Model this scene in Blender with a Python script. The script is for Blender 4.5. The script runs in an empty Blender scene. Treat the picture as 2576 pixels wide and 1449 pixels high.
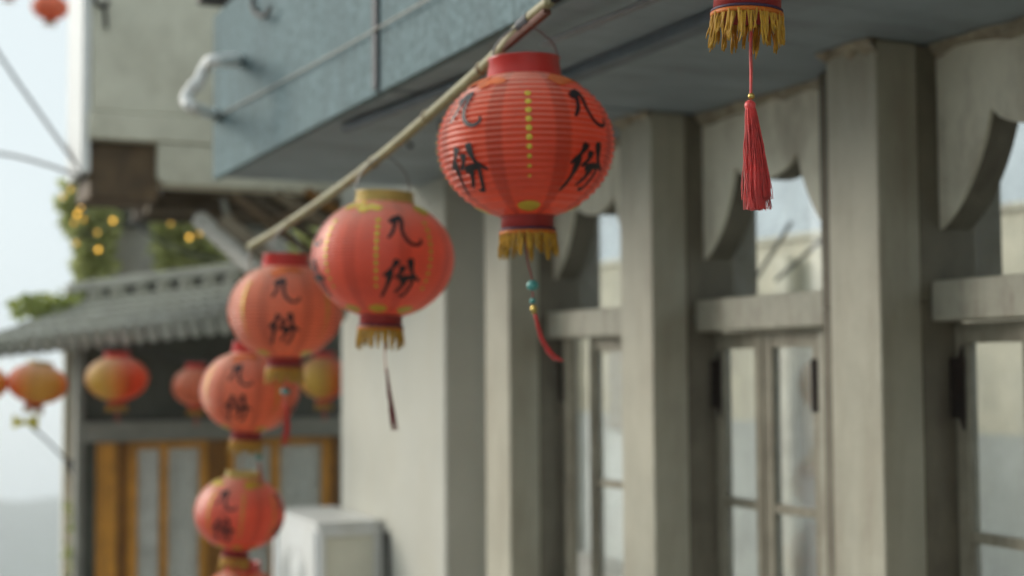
import bpy, bmesh, math, random
from mathutils import Vector, Matrix
R = math.radians
PI = math.pi
sc = bpy.context.scene
C = sc.collection
random.seed(7)

# ------------------------------------------------------------------ camera
EYE = Vector((0.0, 0.0, 1.65))
YAW, PITCH, ROLL = R(25.0), R(3.15), R(-0.35)
LENS = 50.0
CAMROT = Matrix.Rotation(-YAW, 3, 'Z') @ Matrix.Rotation(PI / 2 + PITCH, 3, 'X') @ Matrix.Rotation(ROLL, 3, 'Z')
cd = bpy.data.cameras.new('camera')
cam = bpy.data.objects.new('camera', cd)
C.objects.link(cam)
cam.matrix_world = Matrix.Translation(EYE) @ CAMROT.to_4x4()
cd.lens = LENS
cd.sensor_width = 36.0
cd.clip_start = 0.05
cd.clip_end = 60000
cd.dof.use_dof = True
cd.dof.focus_distance = 1.93
cd.dof.aperture_fstop = 2.7
sc.camera = cam

# ------------------------------------------------------------------ sky, sun, exposure
SUN_EL, SUN_AZ = R(22), R(-42)          # azimuth from +Y towards +X
wd = bpy.data.worlds.new('World')
sc.world = wd
wd.use_nodes = True
nt = wd.node_tree
nt.nodes.clear()
sky = nt.nodes.new('ShaderNodeTexSky')
sky.sky_type = 'NISHITA'
sky.sun_disc = False
sky.sun_elevation = SUN_EL
sky.sun_rotation = SUN_AZ
sky.air_density = 1.0
sky.dust_density = 4.0
sky.ozone_density = 1.0
hs = nt.nodes.new('ShaderNodeHueSaturation')
hs.inputs['Saturation'].default_value = 0.22
bg = nt.nodes.new('ShaderNodeBackground')
bg.inputs['Strength'].default_value = 0.12
wo = nt.nodes.new('ShaderNodeOutputWorld')
nt.links.new(sky.outputs[0], hs.inputs['Color'])
ov = nt.nodes.new('ShaderNodeMix'); ov.data_type = 'RGBA'      # bright even overcast over the clear-sky gradient
ov.inputs[0].default_value = 0.86
ov.inputs[7].default_value = (4.0, 4.55, 4.72, 1)
nt.links.new(hs.outputs[0], ov.inputs[6])
nt.links.new(ov.outputs[2], bg.inputs['Color'])
nt.links.new(bg.outputs[0], wo.inputs['Surface'])
sl = bpy.data.lights.new('sun', 'SUN')
sl.energy = 1.5
sl.angle = R(30)
sl.color = (1.0, 0.92, 0.80)
so = bpy.data.objects.new('sun', sl)
C.objects.link(so)
sdir = Vector((math.sin(SUN_AZ) * math.cos(SUN_EL), math.cos(SUN_AZ) * math.cos(SUN_EL), math.sin(SUN_EL)))
so.rotation_euler = sdir.to_track_quat('Z', 'Y').to_euler()
sc.view_settings.view_transform = 'Standard'
sc.view_settings.look = 'None'
sc.view_settings.exposure = 0.72
sc.view_settings.gamma = 1.0
sc.view_settings.use_curve_mapping = False
sc.cycles.use_denoising = True
sc.cycles.volume_bounces = 6
sc.cycles.max_bounces = 7
sc.cycles.diffuse_bounces = 5
sc.cycles.glossy_bounces = 3
sc.cycles.adaptive_threshold = 0.03
sc.cycles.transparent_max_bounces = 12
sc.cycles.caustics_reflective = False
sc.cycles.caustics_refractive = False

# ------------------------------------------------------------------ survey helpers (photo measured on a 2576 x 1449 grid)
FPX = 2576 * LENS / 36.0
def ray(px, py):
    return CAMROT @ Vector(((px - 1288) / FPX, (724.5 - py) / FPX, -1.0))
def atD(px, py, D): return EYE + ray(px, py) * D
def atX(px, py, X):
    r = ray(px, py); return EYE + r * (X / r.x)
def atY(px, py, Y):
    r = ray(px, py); return EYE + r * (Y / r.y)

def atZ(px, py, z):
    r = ray(px, py); return EYE + r * ((z - EYE.z) / r.z)

# ------------------------------------------------------------------ materials
MATS = {}
def nodes(name):
    m = bpy.data.materials.new(name); m.use_nodes = True
    MATS[name] = m
    return m, m.node_tree.nodes, m.node_tree.links, m.node_tree.nodes['Principled BSDF']
def surf(name, col, rough=0.7, var=0.25, scale=6.0, spec=0.4, metal=0.0, stain=None, stain_amt=0.0, stain_scale=(3, 3, 1.2),
         bump=0.0, bump_scale=60.0, sheen=0.0, coat=0.0):
    m, n, l, b = nodes(name)
    tc = n.new('ShaderNodeTexCoord')
    g = n.new('ShaderNodeNewGeometry')
    nz = n.new('ShaderNodeTexNoise'); nz.inputs['Scale'].default_value = scale; nz.inputs['Detail'].default_value = 6
    nz.inputs['Roughness'].default_value = 0.65
    l.new(g.outputs['Position'], nz.inputs['Vector'])
    rp = n.new('ShaderNodeValToRGB')
    rp.color_ramp.elements[0].position = 0.3; rp.color_ramp.elements[1].position = 0.7
    rp.color_ramp.elements[0].color = (*[c * (1 - var) for c in col], 1)
    rp.color_ramp.elements[1].color = (*[min(1, c * (1 + var * 0.5)) for c in col], 1)
    l.new(nz.outputs[0], rp.inputs[0])
    out = rp.outputs[0]
    if stain:
        mp = n.new('ShaderNodeMapping'); mp.inputs['Scale'].default_value = stain_scale
        l.new(g.outputs['Position'], mp.inputs['Vector'])
        n2 = n.new('ShaderNodeTexNoise'); n2.inputs['Scale'].default_value = 1.0; n2.inputs['Detail'].default_value = 8
        n2.inputs['Roughness'].default_value = 0.7
        l.new(mp.outputs[0], n2.inputs['Vector'])
        r2 = n.new('ShaderNodeValToRGB'); r2.color_ramp.elements[0].position = 0.45; r2.color_ramp.elements[1].position = 0.72
        l.new(n2.outputs[0], r2.inputs[0])
        mu = n.new('ShaderNodeMath'); mu.operation = 'MULTIPLY'; mu.inputs[1].default_value = stain_amt
        l.new(r2.outputs[0], mu.inputs[0])
        mx = n.new('ShaderNodeMix'); mx.data_type = 'RGBA'
        l.new(mu.outputs[0], mx.inputs[0]); l.new(out, mx.inputs[6]); mx.inputs[7].default_value = (*stain, 1)
        out = mx.outputs[2]
    l.new(out, b.inputs['Base Color'])
    b.inputs['Roughness'].default_value = rough
    b.inputs['Specular IOR Level'].default_value = spec
    b.inputs['Metallic'].default_value = metal
    b.inputs['Sheen Weight'].default_value = sheen
    b.inputs['Coat Weight'].default_value = coat
    if bump:
        n3 = n.new('ShaderNodeTexNoise'); n3.inputs['Scale'].default_value = bump_scale; n3.inputs['Detail'].default_value = 5
        l.new(g.outputs['Position'], n3.inputs['Vector'])
        bp = n.new('ShaderNodeBump'); bp.inputs['Strength'].default_value = bump; bp.inputs['Distance'].default_value = 0.01
        l.new(n3.outputs[0], bp.inputs['Height']); l.new(bp.outputs[0], b.inputs['Normal'])
    return m

def fabric(name, ca, cb=None, seam=0.5, rough=0.42, sheen=0.35, transl=0.48, halves=False, coat=0.0, top_highlight=0.8):
    """lantern cloth: two-colour gores by angle, darker where gores overlap, light passes through"""
    m, n, l, b = nodes(name)
    tc = n.new('ShaderNodeTexCoord')
    sp = n.new('ShaderNodeSeparateXYZ'); l.new(tc.outputs['Object'], sp.inputs[0])
    at = n.new('ShaderNodeMath'); at.operation = 'ARCTAN2'
    l.new(sp.outputs[0], at.inputs[0]); l.new(sp.outputs[1], at.inputs[1])
    def mth(op, a, bv):
        x = n.new('ShaderNodeMath'); x.operation = op
        l.new(a, x.inputs[0])
        if bv is not None: x.inputs[1].default_value = bv
        return x.outputs[0]
    c8 = mth('COSINE', mth('MULTIPLY', at.outputs[0], 8.0), None)
    rp = n.new('ShaderNodeMapRange'); rp.interpolation_type = 'SMOOTHSTEP'
    rp.inputs[1].default_value = -0.55; rp.inputs[2].default_value = -0.9
    rp.inputs[3].default_value = 0.0; rp.inputs[4].default_value = seam
    l.new(c8, rp.inputs[0])
    nz = n.new('ShaderNodeTexNoise'); nz.inputs['Scale'].default_value = 7.0; nz.inputs['Detail'].default_value = 5
    l.new(tc.outputs['Object'], nz.inputs['Vector'])
    cr = n.new('ShaderNodeValToRGB')
    cr.color_ramp.elements[0].position = 0.3; cr.color_ramp.elements[1].position = 0.75
    cr.color_ramp.elements[0].color = (*[c * 0.72 for c in ca], 1); cr.color_ramp.elements[1].color = (*[min(1, c * 1.15) for c in ca], 1)
    l.new(nz.outputs[0], cr.inputs[0])
    out = cr.outputs[0]
    if cb:
        k = 1.0 if halves else 2.0
        ck = mth('SINE', mth('MULTIPLY', at.outputs[0], k), None)
        mr = n.new('ShaderNodeMapRange'); mr.inputs[1].default_value = -0.85; mr.inputs[2].default_value = 0.85
        l.new(ck, mr.inputs[0])
        mx = n.new('ShaderNodeMix'); mx.data_type = 'RGBA'
        l.new(mr.outputs[0], mx.inputs[0]); l.new(out, mx.inputs[6]); mx.inputs[7].default_value = (*cb, 1)
        out = mx.outputs[2]
    mx = n.new('ShaderNodeMix'); mx.data_type = 'RGBA'; mx.blend_type = 'MULTIPLY'
    l.new(rp.outputs[0], mx.inputs[0]); l.new(out, mx.inputs[6]); mx.inputs[7].default_value = (0.45, 0.35, 0.35, 1)
    # pale sky highlight painted into the colour of the cloth's upward faces
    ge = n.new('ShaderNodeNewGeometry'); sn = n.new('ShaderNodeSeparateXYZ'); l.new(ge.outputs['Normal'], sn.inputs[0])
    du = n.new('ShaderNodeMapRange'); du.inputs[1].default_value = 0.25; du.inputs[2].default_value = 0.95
    du.inputs[3].default_value = 0.0; du.inputs[4].default_value = top_highlight
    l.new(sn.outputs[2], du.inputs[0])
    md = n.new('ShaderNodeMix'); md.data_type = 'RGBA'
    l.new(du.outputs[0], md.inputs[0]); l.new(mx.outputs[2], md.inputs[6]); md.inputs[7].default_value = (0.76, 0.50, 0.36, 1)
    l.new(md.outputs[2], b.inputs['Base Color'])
    b.inputs['Roughness'].default_value = rough
    b.inputs['Specular IOR Level'].default_value = 0.5
    b.inputs['Sheen Weight'].default_value = sheen
    b.inputs['Sheen Roughness'].default_value = 0.4
    b.inputs['Coat Weight'].default_value = coat
    b.inputs['Coat Roughness'].default_value = 0.3
    tr = n.new('ShaderNodeBsdfTranslucent'); l.new(mx.outputs[2], tr.inputs['Color'])
    b.inputs['Sheen Tint'].default_value = (1.0, 0.86, 0.76, 1)
    ms = n.new('ShaderNodeMixShader'); ms.inputs[0].default_value = transl
    l.new(b.outputs[0], ms.inputs[1]); l.new(tr.outputs[0], ms.inputs[2])
    l.new(ms.outputs[0], n['Material Output'].inputs['Surface'])
    return m

def glass(name, tint=(0.96, 0.975, 0.97)):
    m, n, l, b = nodes(name)
    n.remove(b)
    tr = n.new('ShaderNodeBsdfTransparent'); tr.inputs[0].default_value = (*tint, 1)
    gl = n.new('ShaderNodeBsdfGlossy'); gl.inputs['Roughness'].default_value = 0.03
    lw = n.new('ShaderNodeLayerWeight'); lw.inputs['Blend'].default_value = 0.5
    pw = n.new('ShaderNodeMath'); pw.operation = 'POWER'; pw.inputs[1].default_value = 5.0
    l.new(lw.outputs['Facing'], pw.inputs[0])
    fr = n.new('ShaderNodeMath'); fr.operation = 'MULTIPLY_ADD'; fr.inputs[1].default_value = 0.96; fr.inputs[2].default_value = 0.06
    l.new(pw.outputs[0], fr.inputs[0])
    ms = n.new('ShaderNodeMixShader')
    l.new(fr.outputs[0], ms.inputs[0]); l.new(tr.outputs[0], ms.inputs[1]); l.new(gl.outputs[0], ms.inputs[2])
    df = n.new('ShaderNodeBsdfDiffuse'); df.inputs[0].default_value = (0.75, 0.76, 0.74, 1)
    nz = n.new('ShaderNodeTexNoise'); nz.inputs['Scale'].default_value = 7; nz.inputs['Detail'].default_value = 5
    ge = n.new('ShaderNodeNewGeometry'); l.new(ge.outputs['Position'], nz.inputs['Vector'])
    fm = n.new('ShaderNodeMapRange'); fm.inputs[1].default_value = 0.35; fm.inputs[2].default_value = 0.7; fm.inputs[3].default_value = 0.04; fm.inputs[4].default_value = 0.16
    l.new(nz.outputs[0], fm.inputs[0])
    m2 = n.new('ShaderNodeMixShader'); l.new(fm.outputs[0], m2.inputs[0]); l.new(ms.outputs[0], m2.inputs[1]); l.new(df.outputs[0], m2.inputs[2])
    l.new(m2.outputs[0], n['Material Output'].inputs['Surface'])
    return m

def leafmat(name, a, b_):
    m, n, l, b = nodes(name)
    oi = n.new('ShaderNodeNewGeometry')
    nz = n.new('ShaderNodeTexNoise'); nz.inputs['Scale'].default_value = 14
    l.new(oi.outputs['Position'], nz.inputs['Vector'])
    cr = n.new('ShaderNodeValToRGB'); cr.color_ramp.elements[0].position = 0.35; cr.color_ramp.elements[1].position = 0.65
    cr.color_ramp.elements[0].color = (*a, 1); cr.color_ramp.elements[1].color = (*b_, 1)
    l.new(nz.outputs[0], cr.inputs[0]); l.new(cr.outputs[0], b.inputs['Base Color'])
    b.inputs['Roughness'].default_value = 0.5
    tr = n.new('ShaderNodeBsdfTranslucent'); l.new(cr.outputs[0], tr.inputs['Color'])
    ms = n.new('ShaderNodeMixShader'); ms.inputs[0].default_value = 0.5
    l.new(b.outputs[0], ms.inputs[1]); l.new(tr.outputs[0], ms.inputs[2])
    l.new(ms.outputs[0], n['Material Output'].inputs['Surface'])
    return m

surf('jamb_wood', (0.20, 0.18, 0.135), 0.65, 0.25, 7, stain=(0.07, 0.05, 0.035), stain_amt=0.6, stain_scale=(9, 9, 2))
surf('casement_wood', (0.30, 0.275, 0.21), 0.55, 0.25, 10, stain=(0.10, 0.075, 0.05), stain_amt=0.6, stain_scale=(20, 20, 4), bump=0.2, bump_scale=80)
surf('post_paint', (0.43, 0.412, 0.33), 0.55, 0.14, 5, stain=(0.22, 0.175, 0.12), stain_amt=0.5, stain_scale=(9, 9, 1.5), bump=0.15, bump_scale=40)
surf('panel_paint', (0.82, 0.785, 0.65), 0.6, 0.14, 4, stain=(0.24, 0.19, 0.13), stain_amt=0.7, stain_scale=(5, 5, 2.5), bump=0.12, bump_scale=30)
surf('frame_paint', (0.40, 0.385, 0.31), 0.5, 0.18, 12, stain=(0.16, 0.12, 0.08), stain_amt=0.6, stain_scale=(20, 20, 5), bump=0.2, bump_scale=80)
surf('white_plaster', (0.50, 0.495, 0.44), 0.8, 0.07, 3, stain=(0.42, 0.37, 0.26), stain_amt=0.3, stain_scale=(5, 5, 1.0), bump=0.15, bump_scale=25)
surf('beige_wall', (0.63, 0.605, 0.49), 0.8, 0.12, 3, stain=(0.30, 0.27, 0.2), stain_amt=0.5, stain_scale=(4, 4, 3), bump=0.2, bump_scale=20)
surf('old_plaster', (0.42, 0.37, 0.28), 0.85, 0.4, 14, stain=(0.12, 0.08, 0.06), stain_amt=0.8, stain_scale=(18, 18, 18), bump=0.6, bump_scale=40)
surf('canopy_metal', (0.18, 0.245, 0.26), 0.85, 0.45, 45, spec=0.15, stain=(0.12, 0.15, 0.16), stain_amt=0.75, stain_scale=(3, 7, 1.6), bump=0.25, bump_scale=15)
surf('soffit_board', (0.31, 0.37, 0.415), 0.6, 0.2, 4, stain=(0.10, 0.10, 0.10), stain_amt=0.5, stain_scale=(1.5, 6, 4))
surf('joint_dark', (0.06, 0.065, 0.075), 0.6, 0.3, 20)
surf('dark_beam', (0.15, 0.18, 0.21), 0.5, 0.3, 10)
surf('pipe_white', (0.72, 0.72, 0.70), 0.35, 0.1, 20)
surf('grey_pipe', (0.33, 0.31, 0.27), 0.4, 0.15, 20)
surf('iron', (0.045, 0.04, 0.037), 0.55, 0.4, 30, metal=0.4)
surf('rust', (0.025, 0.015, 0.011), 0.8, 0.5, 50, stain=(0.02, 0.018, 0.016), stain_amt=0.9, stain_scale=(40, 40, 25))
surf('brown_wood', (0.13, 0.085, 0.045), 0.7, 0.45, 9, stain=(0.04, 0.025, 0.015), stain_amt=0.7, stain_scale=(12, 12, 3))
surf('dark_wood', (0.085, 0.062, 0.04), 0.75, 0.5, 9, stain=(0.2, 0.16, 0.11), stain_amt=0.4, stain_scale=(7, 3, 7))
surf('rafter_wood', (0.19, 0.15, 0.10), 0.75, 0.4, 9)
surf('honey_wood', (0.64, 0.29, 0.04), 0.5, 0.3, 8, stain=(0.13, 0.06, 0.015), stain_amt=0.7, stain_scale=(25, 25, 1.5))
surf('orange_wood', (0.28, 0.12, 0.015), 0.5, 0.35, 8, stain=(0.08, 0.03, 0.01), stain_amt=0.7, stain_scale=(25, 25, 1.5))
surf('grey_beam', (0.24, 0.24, 0.21), 0.75, 0.25, 6)
surf('dark_board', (0.085, 0.09, 0.075), 0.75, 0.3, 6)
surf('curtain', (0.88, 0.88, 0.86), 0.9, 0.1, 5)
surf('grey_wall', (0.36, 0.36, 0.34), 0.85, 0.2, 4, stain=(0.13, 0.13, 0.12), stain_amt=0.5)
surf('roof_tile', (0.37, 0.37, 0.325), 0.75, 0.35, 12, stain=(0.14, 0.15, 0.10), stain_amt=0.6, stain_scale=(6, 6, 6), bump=0.3)
surf('cream_wall', (0.74, 0.70, 0.57), 0.8, 0.15, 2, stain=(0.40, 0.38, 0.30), stain_amt=0.6, stain_scale=(2, 2, 1))
surf('dado_blue', (0.54, 0.57, 0.55), 0.6, 0.15, 2, stain=(0.38, 0.38, 0.34), stain_amt=0.6, stain_scale=(2, 2, 1))
surf('bamboo', (0.30, 0.27, 0.145), 0.45, 0.25, 25, stain=(0.18, 0.13, 0.07), stain_amt=0.5, stain_scale=(10, 10, 10))
surf('bamboo_node', (0.20, 0.15, 0.08), 0.6, 0.3, 25)
surf('red_wrap', (0.15, 0.06, 0.04), 0.6, 0.3, 30)
surf('rim_red', (0.55, 0.035, 0.03), 0.32, 0.12, 10, spec=0.6)
surf('rim_gold', (0.55, 0.40, 0.12), 0.4, 0.3, 10, metal=0.2)
surf('ring_maroon', (0.30, 0.02, 0.016), 0.55, 0.3, 10)
surf('ink', (0.012, 0.011, 0.012), 0.5, 0.3, 20)
surf('gold_dot', (0.62, 0.45, 0.05), 0.35, 0.2, 20, metal=0.25)
surf('motif_orange', (0.62, 0.13, 0.02), 0.5, 0.3, 30)
surf('fringe_gold', (0.50, 0.27, 0.015), 0.6, 0.4, 60, sheen=0.2)
surf('trim_band', (0.05, 0.025, 0.06), 0.6, 0.4, 200)
surf('trim_orange', (0.52, 0.13, 0.01), 0.55, 0.3, 100)
surf('silk_red', (0.62, 0.03, 0.025), 0.42, 0.35, 70, spec=0.6, sheen=0.3)
surf('silk_dark', (0.20, 0.01, 0.015), 0.45, 0.3, 70)
surf('silk_pink', (0.50, 0.16, 0.11), 0.5, 0.3, 40)
surf('brass', (0.55, 0.40, 0.12), 0.28, 0.1, 30, metal=0.9)
surf('jade', (0.07, 0.30, 0.27), 0.3, 0.25, 40, spec=0.6)
surf('wire', (0.22, 0.22, 0.22), 0.4, 0.2, 30, metal=0.7)
surf('cable', (0.035, 0.037, 0.042), 0.6, 0.2, 10)
surf('rope', (0.42, 0.40, 0.36), 0.8, 0.2, 60)
surf('ac_paint', (0.74, 0.75, 0.74), 0.4, 0.06, 4, stain=(0.45, 0.40, 0.3), stain_amt=0.35, stain_scale=(6, 6, 2))
surf('ac_panel', (0.70, 0.68, 0.57), 0.5, 0.08, 4)
surf('ac_dark', (0.03, 0.03, 0.03), 0.6, 0.2, 10)
surf('paving', (0.37, 0.355, 0.32), 0.85, 0.35, 5, bump=0.4)
surf('hill_green', (0.035, 0.06, 0.025), 0.9, 0.5, 0.02)
surf('bow_yellow', (0.55, 0.47, 0.02), 0.5, 0.15, 30, sheen=0.2)
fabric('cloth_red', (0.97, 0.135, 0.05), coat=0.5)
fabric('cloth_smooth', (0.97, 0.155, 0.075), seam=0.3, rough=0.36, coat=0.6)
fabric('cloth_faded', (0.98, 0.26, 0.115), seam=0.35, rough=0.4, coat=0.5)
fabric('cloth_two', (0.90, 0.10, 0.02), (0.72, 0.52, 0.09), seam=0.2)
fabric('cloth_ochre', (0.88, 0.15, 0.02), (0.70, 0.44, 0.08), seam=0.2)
glass('pane_glass')
glass('pane_dim', (0.62, 0.68, 0.70))
leafmat('leaf_vine', (0.34, 0.38, 0.14), (0.58, 0.61, 0.29))
leafmat('leaf_light', (0.24, 0.30, 0.08), (0.42, 0.46, 0.14))
m, n, l, b = nodes('sea_water')
b.inputs['Base Color'].default_value = (0.22, 0.30, 0.34, 1); b.inputs['Roughness'].default_value = 0.06
b.inputs['Specular IOR Level'].default_value = 0.5
m, n, l, b = nodes('bulb_lit')
b.inputs['Base Color'].default_value = (0.8, 0.5, 0.1, 1)
b.inputs['Emission Color'].default_value = (1.0, 0.52, 0.06, 1); b.inputs['Emission Strength'].default_value = 1.8
m, n, l, b = nodes('bulb_faint')
b.inputs['Base Color'].default_value = (0.8, 0.5, 0.1, 1)
b.inputs['Emission Color'].default_value = (1.0, 0.55, 0.08, 1); b.inputs['Emission Strength'].default_value = 0.6

# ------------------------------------------------------------------ mesh collector
WORLD = {}       # world position of every object's origin
class MB:
    def __init__(s): s.v, s.f = [], []
    def add(s, vs, fs):
        o = len(s.v); s.v += [Vector(v) for v in vs]; s.f += [tuple(i + o for i in f) for f in fs]; return s
    def box(s, a, b_, ch=0.0):
        x0, x1 = sorted((a[0], b_[0])); y0, y1 = sorted((a[1], b_[1])); z0, z1 = sorted((a[2], b_[2]))
        vs = [(x, y, z) for x in (x0, x1) for y in (y0, y1) for z in (z0, z1)]
        return s.add(vs, [(0, 1, 3, 2), (4, 6, 7, 5), (0, 4, 5, 1), (2, 3, 7, 6), (0, 2, 6, 4), (1, 5, 7, 3)])
    def quad(s, *p): return s.add(p, [tuple(range(len(p)))])
    def prism(s, pts, ext):
        k = len(pts); e = Vector(ext); pts = [Vector(p) for p in pts]
        s.add(pts + [p + e for p in pts], [tuple(range(k))[::-1], tuple(range(k, 2 * k))] + [(i, (i + 1) % k, (i + 1) % k + k, i + k) for i in range(k)])
        return s
    def tube(s, path, rad, sides=8, cap=True):
        path = [Vector(p) for p in path]; k = len(path)
        rr = rad if isinstance(rad, (list, tuple)) else [rad] * k
        vs, fs = [], []
        up = None
        for i, p in enumerate(path):
            t = (path[min(i + 1, k - 1)] - path[max(i - 1, 0)]).normalized()
            if up is None:
                up = t.orthogonal().normalized()
            up = (up - t * up.dot(t)).normalized()
            w = t.cross(up)
            for j in range(sides):
                a = 2 * PI * j / sides
                vs.append(p + (up * math.cos(a) + w * math.sin(a)) * rr[i])
        for i in range(k - 1):
            for j in range(sides):
                j2 = (j + 1) % sides
                fs.append((i * sides + j, i * sides + j2, (i + 1) * sides + j2, (i + 1) * sides + j))
        if cap: fs += [tuple(range(sides))[::-1], tuple(range((k - 1) * sides, k * sides))]
        return s.add(vs, fs)
    def lathe(s, prof, c=(0, 0, 0), sides=32, close=False):
        c = Vector(c); vs, fs = [], []
        for r, z in prof:
            for j in range(sides):
                a = 2 * PI * j / sides
                vs.append(c + Vector((r * math.sin(a), r * math.cos(a), z)))
        k = len(prof)
        for i in range(k - 1 + (1 if close else 0)):
            i2 = (i + 1) % k
            for j in range(sides):
                j2 = (j + 1) % sides
                fs.append((i * sides + j, i * sides + j2, i2 * sides + j2, i2 * sides + j))
        return s.add(vs, fs)
    def ball(s, c, r, sides=12, rings=8, sz=1.0):
        return s.lathe([(max(1e-4, r * math.sin(PI * i / rings)), r * sz * math.cos(PI * i / rings)) for i in range(rings + 1)], c, sides)
    def mesh(s, name, mat, smooth=False, off=Vector((0, 0, 0))):
        me = bpy.data.meshes.new(name)
        me.from_pydata([v - off for v in s.v], [], s.f)
        bm = bmesh.new(); bm.from_mesh(me); bmesh.ops.recalc_face_normals(bm, faces=bm.faces); bm.to_mesh(me); bm.free()
        me.materials.append(MATS[mat])
        if smooth:
            me.polygons.foreach_set('use_smooth', [True] * len(me.polygons))
        return me
    def build(s, name, mat, parent=None, smooth=False, bevel=0.0):
        """world-space vertices -> one object whose origin is the middle of its base"""
        lo = Vector([min(v[i] for v in s.v) for i in range(3)]); hi = Vector([max(v[i] for v in s.v) for i in range(3)])
        o_ = Vector(((lo.x + hi.x) / 2, (lo.y + hi.y) / 2, lo.z))
        o = link(name, s.mesh(name, mat, smooth, o_), parent, o_)
        if bevel:
            bv = o.modifiers.new('bevel', 'BEVEL'); bv.width = bevel; bv.segments = 2; bv.limit_method = 'ANGLE'
        return o
def link(name, data, parent=None, world=Vector((0, 0, 0))):
    o = bpy.data.objects.new(name, data); C.objects.link(o)
    WORLD[o] = Vector(world)
    if parent:
        o.parent = parent; o.location = Vector(world) - WORLD[parent]
    else:
        o.location = world
    return o
def tag(o, label=None, cat=None, group=None, kind=None):
    if label: o['label'] = label
    if cat: o['category'] = cat
    if group: o['group'] = group
    if kind: o['kind'] = kind
    return o
def empty(name, loc, label=None, cat=None, group=None):
    o = link(name, None, None, loc); o.empty_display_size = 0.1
    return tag(o, label, cat, group)
def smooth_path(pts, n=6):
    pts = [Vector(p) for p in pts]; out = []
    for i in range(len(pts) - 1):
        p0 = pts[max(i - 1, 0)]; p1 = pts[i]; p2 = pts[i + 1]; p3 = pts[min(i + 2, len(pts) - 1)]
        for k in range(n):
            t = k / n
            out.append(0.5 * ((2 * p1) + (p2 - p0) * t + (2 * p0 - 5 * p1 + 4 * p2 - p3) * t * t + (3 * p1 - p0 - 3 * p2 + p3) * t ** 3))
    out.append(pts[-1])
    return out

# ------------------------------------------------------------------ ground, hillside, sea
SEA = -205.0
def smoothstep(a, b, x):
    t = max(0, min(1, (x - a) / (b - a))); return t * t * (3 - 2 * t)
def terrain_z(x, y):
    r = math.hypot(x, y); az = math.degrees(math.atan2(x, y))
    z = -1.6 - 212 * smoothstep(13, 420, r)
    w = math.sin(az * 0.31 + 1.0) * 7 + math.sin(az * 0.83) * 4 + math.sin(az * 2.3 + 2) * 2
    ridge = (108 + w) * math.exp(-((r - 1250) / 330) ** 2) * smoothstep(75, 25, abs(az - 4))
    z += ridge + (math.sin(x * 0.021) * math.cos(y * 0.017) * 5 + math.sin(x * 0.06 + y * 0.05) * 2) * smoothstep(60, 300, r)
    if r > 30: z = z
    return z
ter = MB()
rings = [0, 4, 8, 11, 14, 18, 24, 32, 45, 65, 95, 140, 200, 270, 350, 430, 520, 620, 720, 800, 870, 940, 1000, 1060, 1120, 1180, 1250, 1320, 1400, 1500, 1650, 1850, 2100, 2400]
NA = 120
vs = []
for r_ in rings:
    for j in range(NA):
        a = 2 * PI * j / NA
        vs.append((r_ * math.sin(a), r_ * math.cos(a), terrain_z(r_ * math.sin(a), r_ * math.cos(a)) if r_ else -1.6))
fs = []
for i in range(len(rings) - 1):
    for j in range(NA):
        j2 = (j + 1) % NA
        if i == 0: fs.append((j, NA + j, NA + j2)) if False else fs.append((i * NA + j, (i + 1) * NA + j, (i + 1) * NA + j2, i * NA + j2))
        else: fs.append((i * NA + j, (i + 1) * NA + j, (i + 1) * NA + j2, i * NA + j2))
ter.add(vs, fs)
t = ter.build('terrain', 'hill_green', smooth=True); tag(t, 'hazy green hillside and far ridge falling to the sea', kind='structure')
S = 20000
sea = MB().quad((-S, -S, SEA), (S, -S, SEA), (S, S, SEA), (-S, S, SEA)).build('sea', 'sea_water')
tag(sea, 'pale sea lost in haze below the hills', kind='structure')
st = MB().box((-1.6, -5, -1.55), (6.4, 4.6, 0.0)).build('street', 'paving'); tag(st, 'grey stone paved lane beside the shopfront', kind='structure')
for i in range(6):
    stp = MB().box((-1.6, 4.604 + i * 0.62, -1.55), (2.25, 4.604 + (i + 1) * 0.62 - 0.004, -0.155 * (i + 1))).build('step', 'paving', st)
low = MB().box((-1.6, 8.33, -1.56), (2.65, 13.0, -0.95)).build('path', 'paving'); tag(low, 'grey stone landing below the steps', kind='structure')

# ------------------------------------------------------------------ our shopfront (runs along +Y, faces -X)
ZC = EYE.z
XF, XP, XL = 2.27, 2.463, 2.50          # post fronts, panel plane, casement plane
ZSOF = ZC + 0.80
shop = empty('shopfront_building', (2.5, 3.0, 0.0), 'cream painted timber shopfront with scalloped window panels under a metal canopy', 'building')
def sb(name, mat, a, b_, bevel=0.004, parent=None):
    return MB().box(a, b_).build(name, mat, parent or shop, bevel=bevel)
def Yfront(px, X=XF): return atX(px, 900, X).y
EDGES = []
for pxn, pxf in ((2218, 2090), (1643, 1562), (1281, 1220)):
    EDGES.append((Yfront(pxn), Yfront(pxf)))
pitch = EDGES[1][0] - EDGES[0][0]
EDGES.insert(0, (EDGES[0][0] - pitch, EDGES[0][1] - pitch))
for i, (y0, y1) in enumerate(EDGES):
    sb('post', 'post_paint', (XF, y0, 0.0), (XF + 0.128, y1, ZSOF - 0.002), 0.006)
    # broader jamb behind the post; its near face shows as the second step of the return
    sb('jamb', 'jamb_wood', (XF + 0.131, y0 + 0.006, 0.0), (XL + 0.036, y1 + 0.205, ZC + 0.15), 0.004)
    sb('jamb', 'jamb_wood', (XF + 0.131, y0 + 0.006, ZC + 0.152), (2.67, y1 + 0.205, ZSOF - 0.004), 0.004)
ZR0, ZR1 = ZC + 0.105, ZC + 0.205
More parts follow.
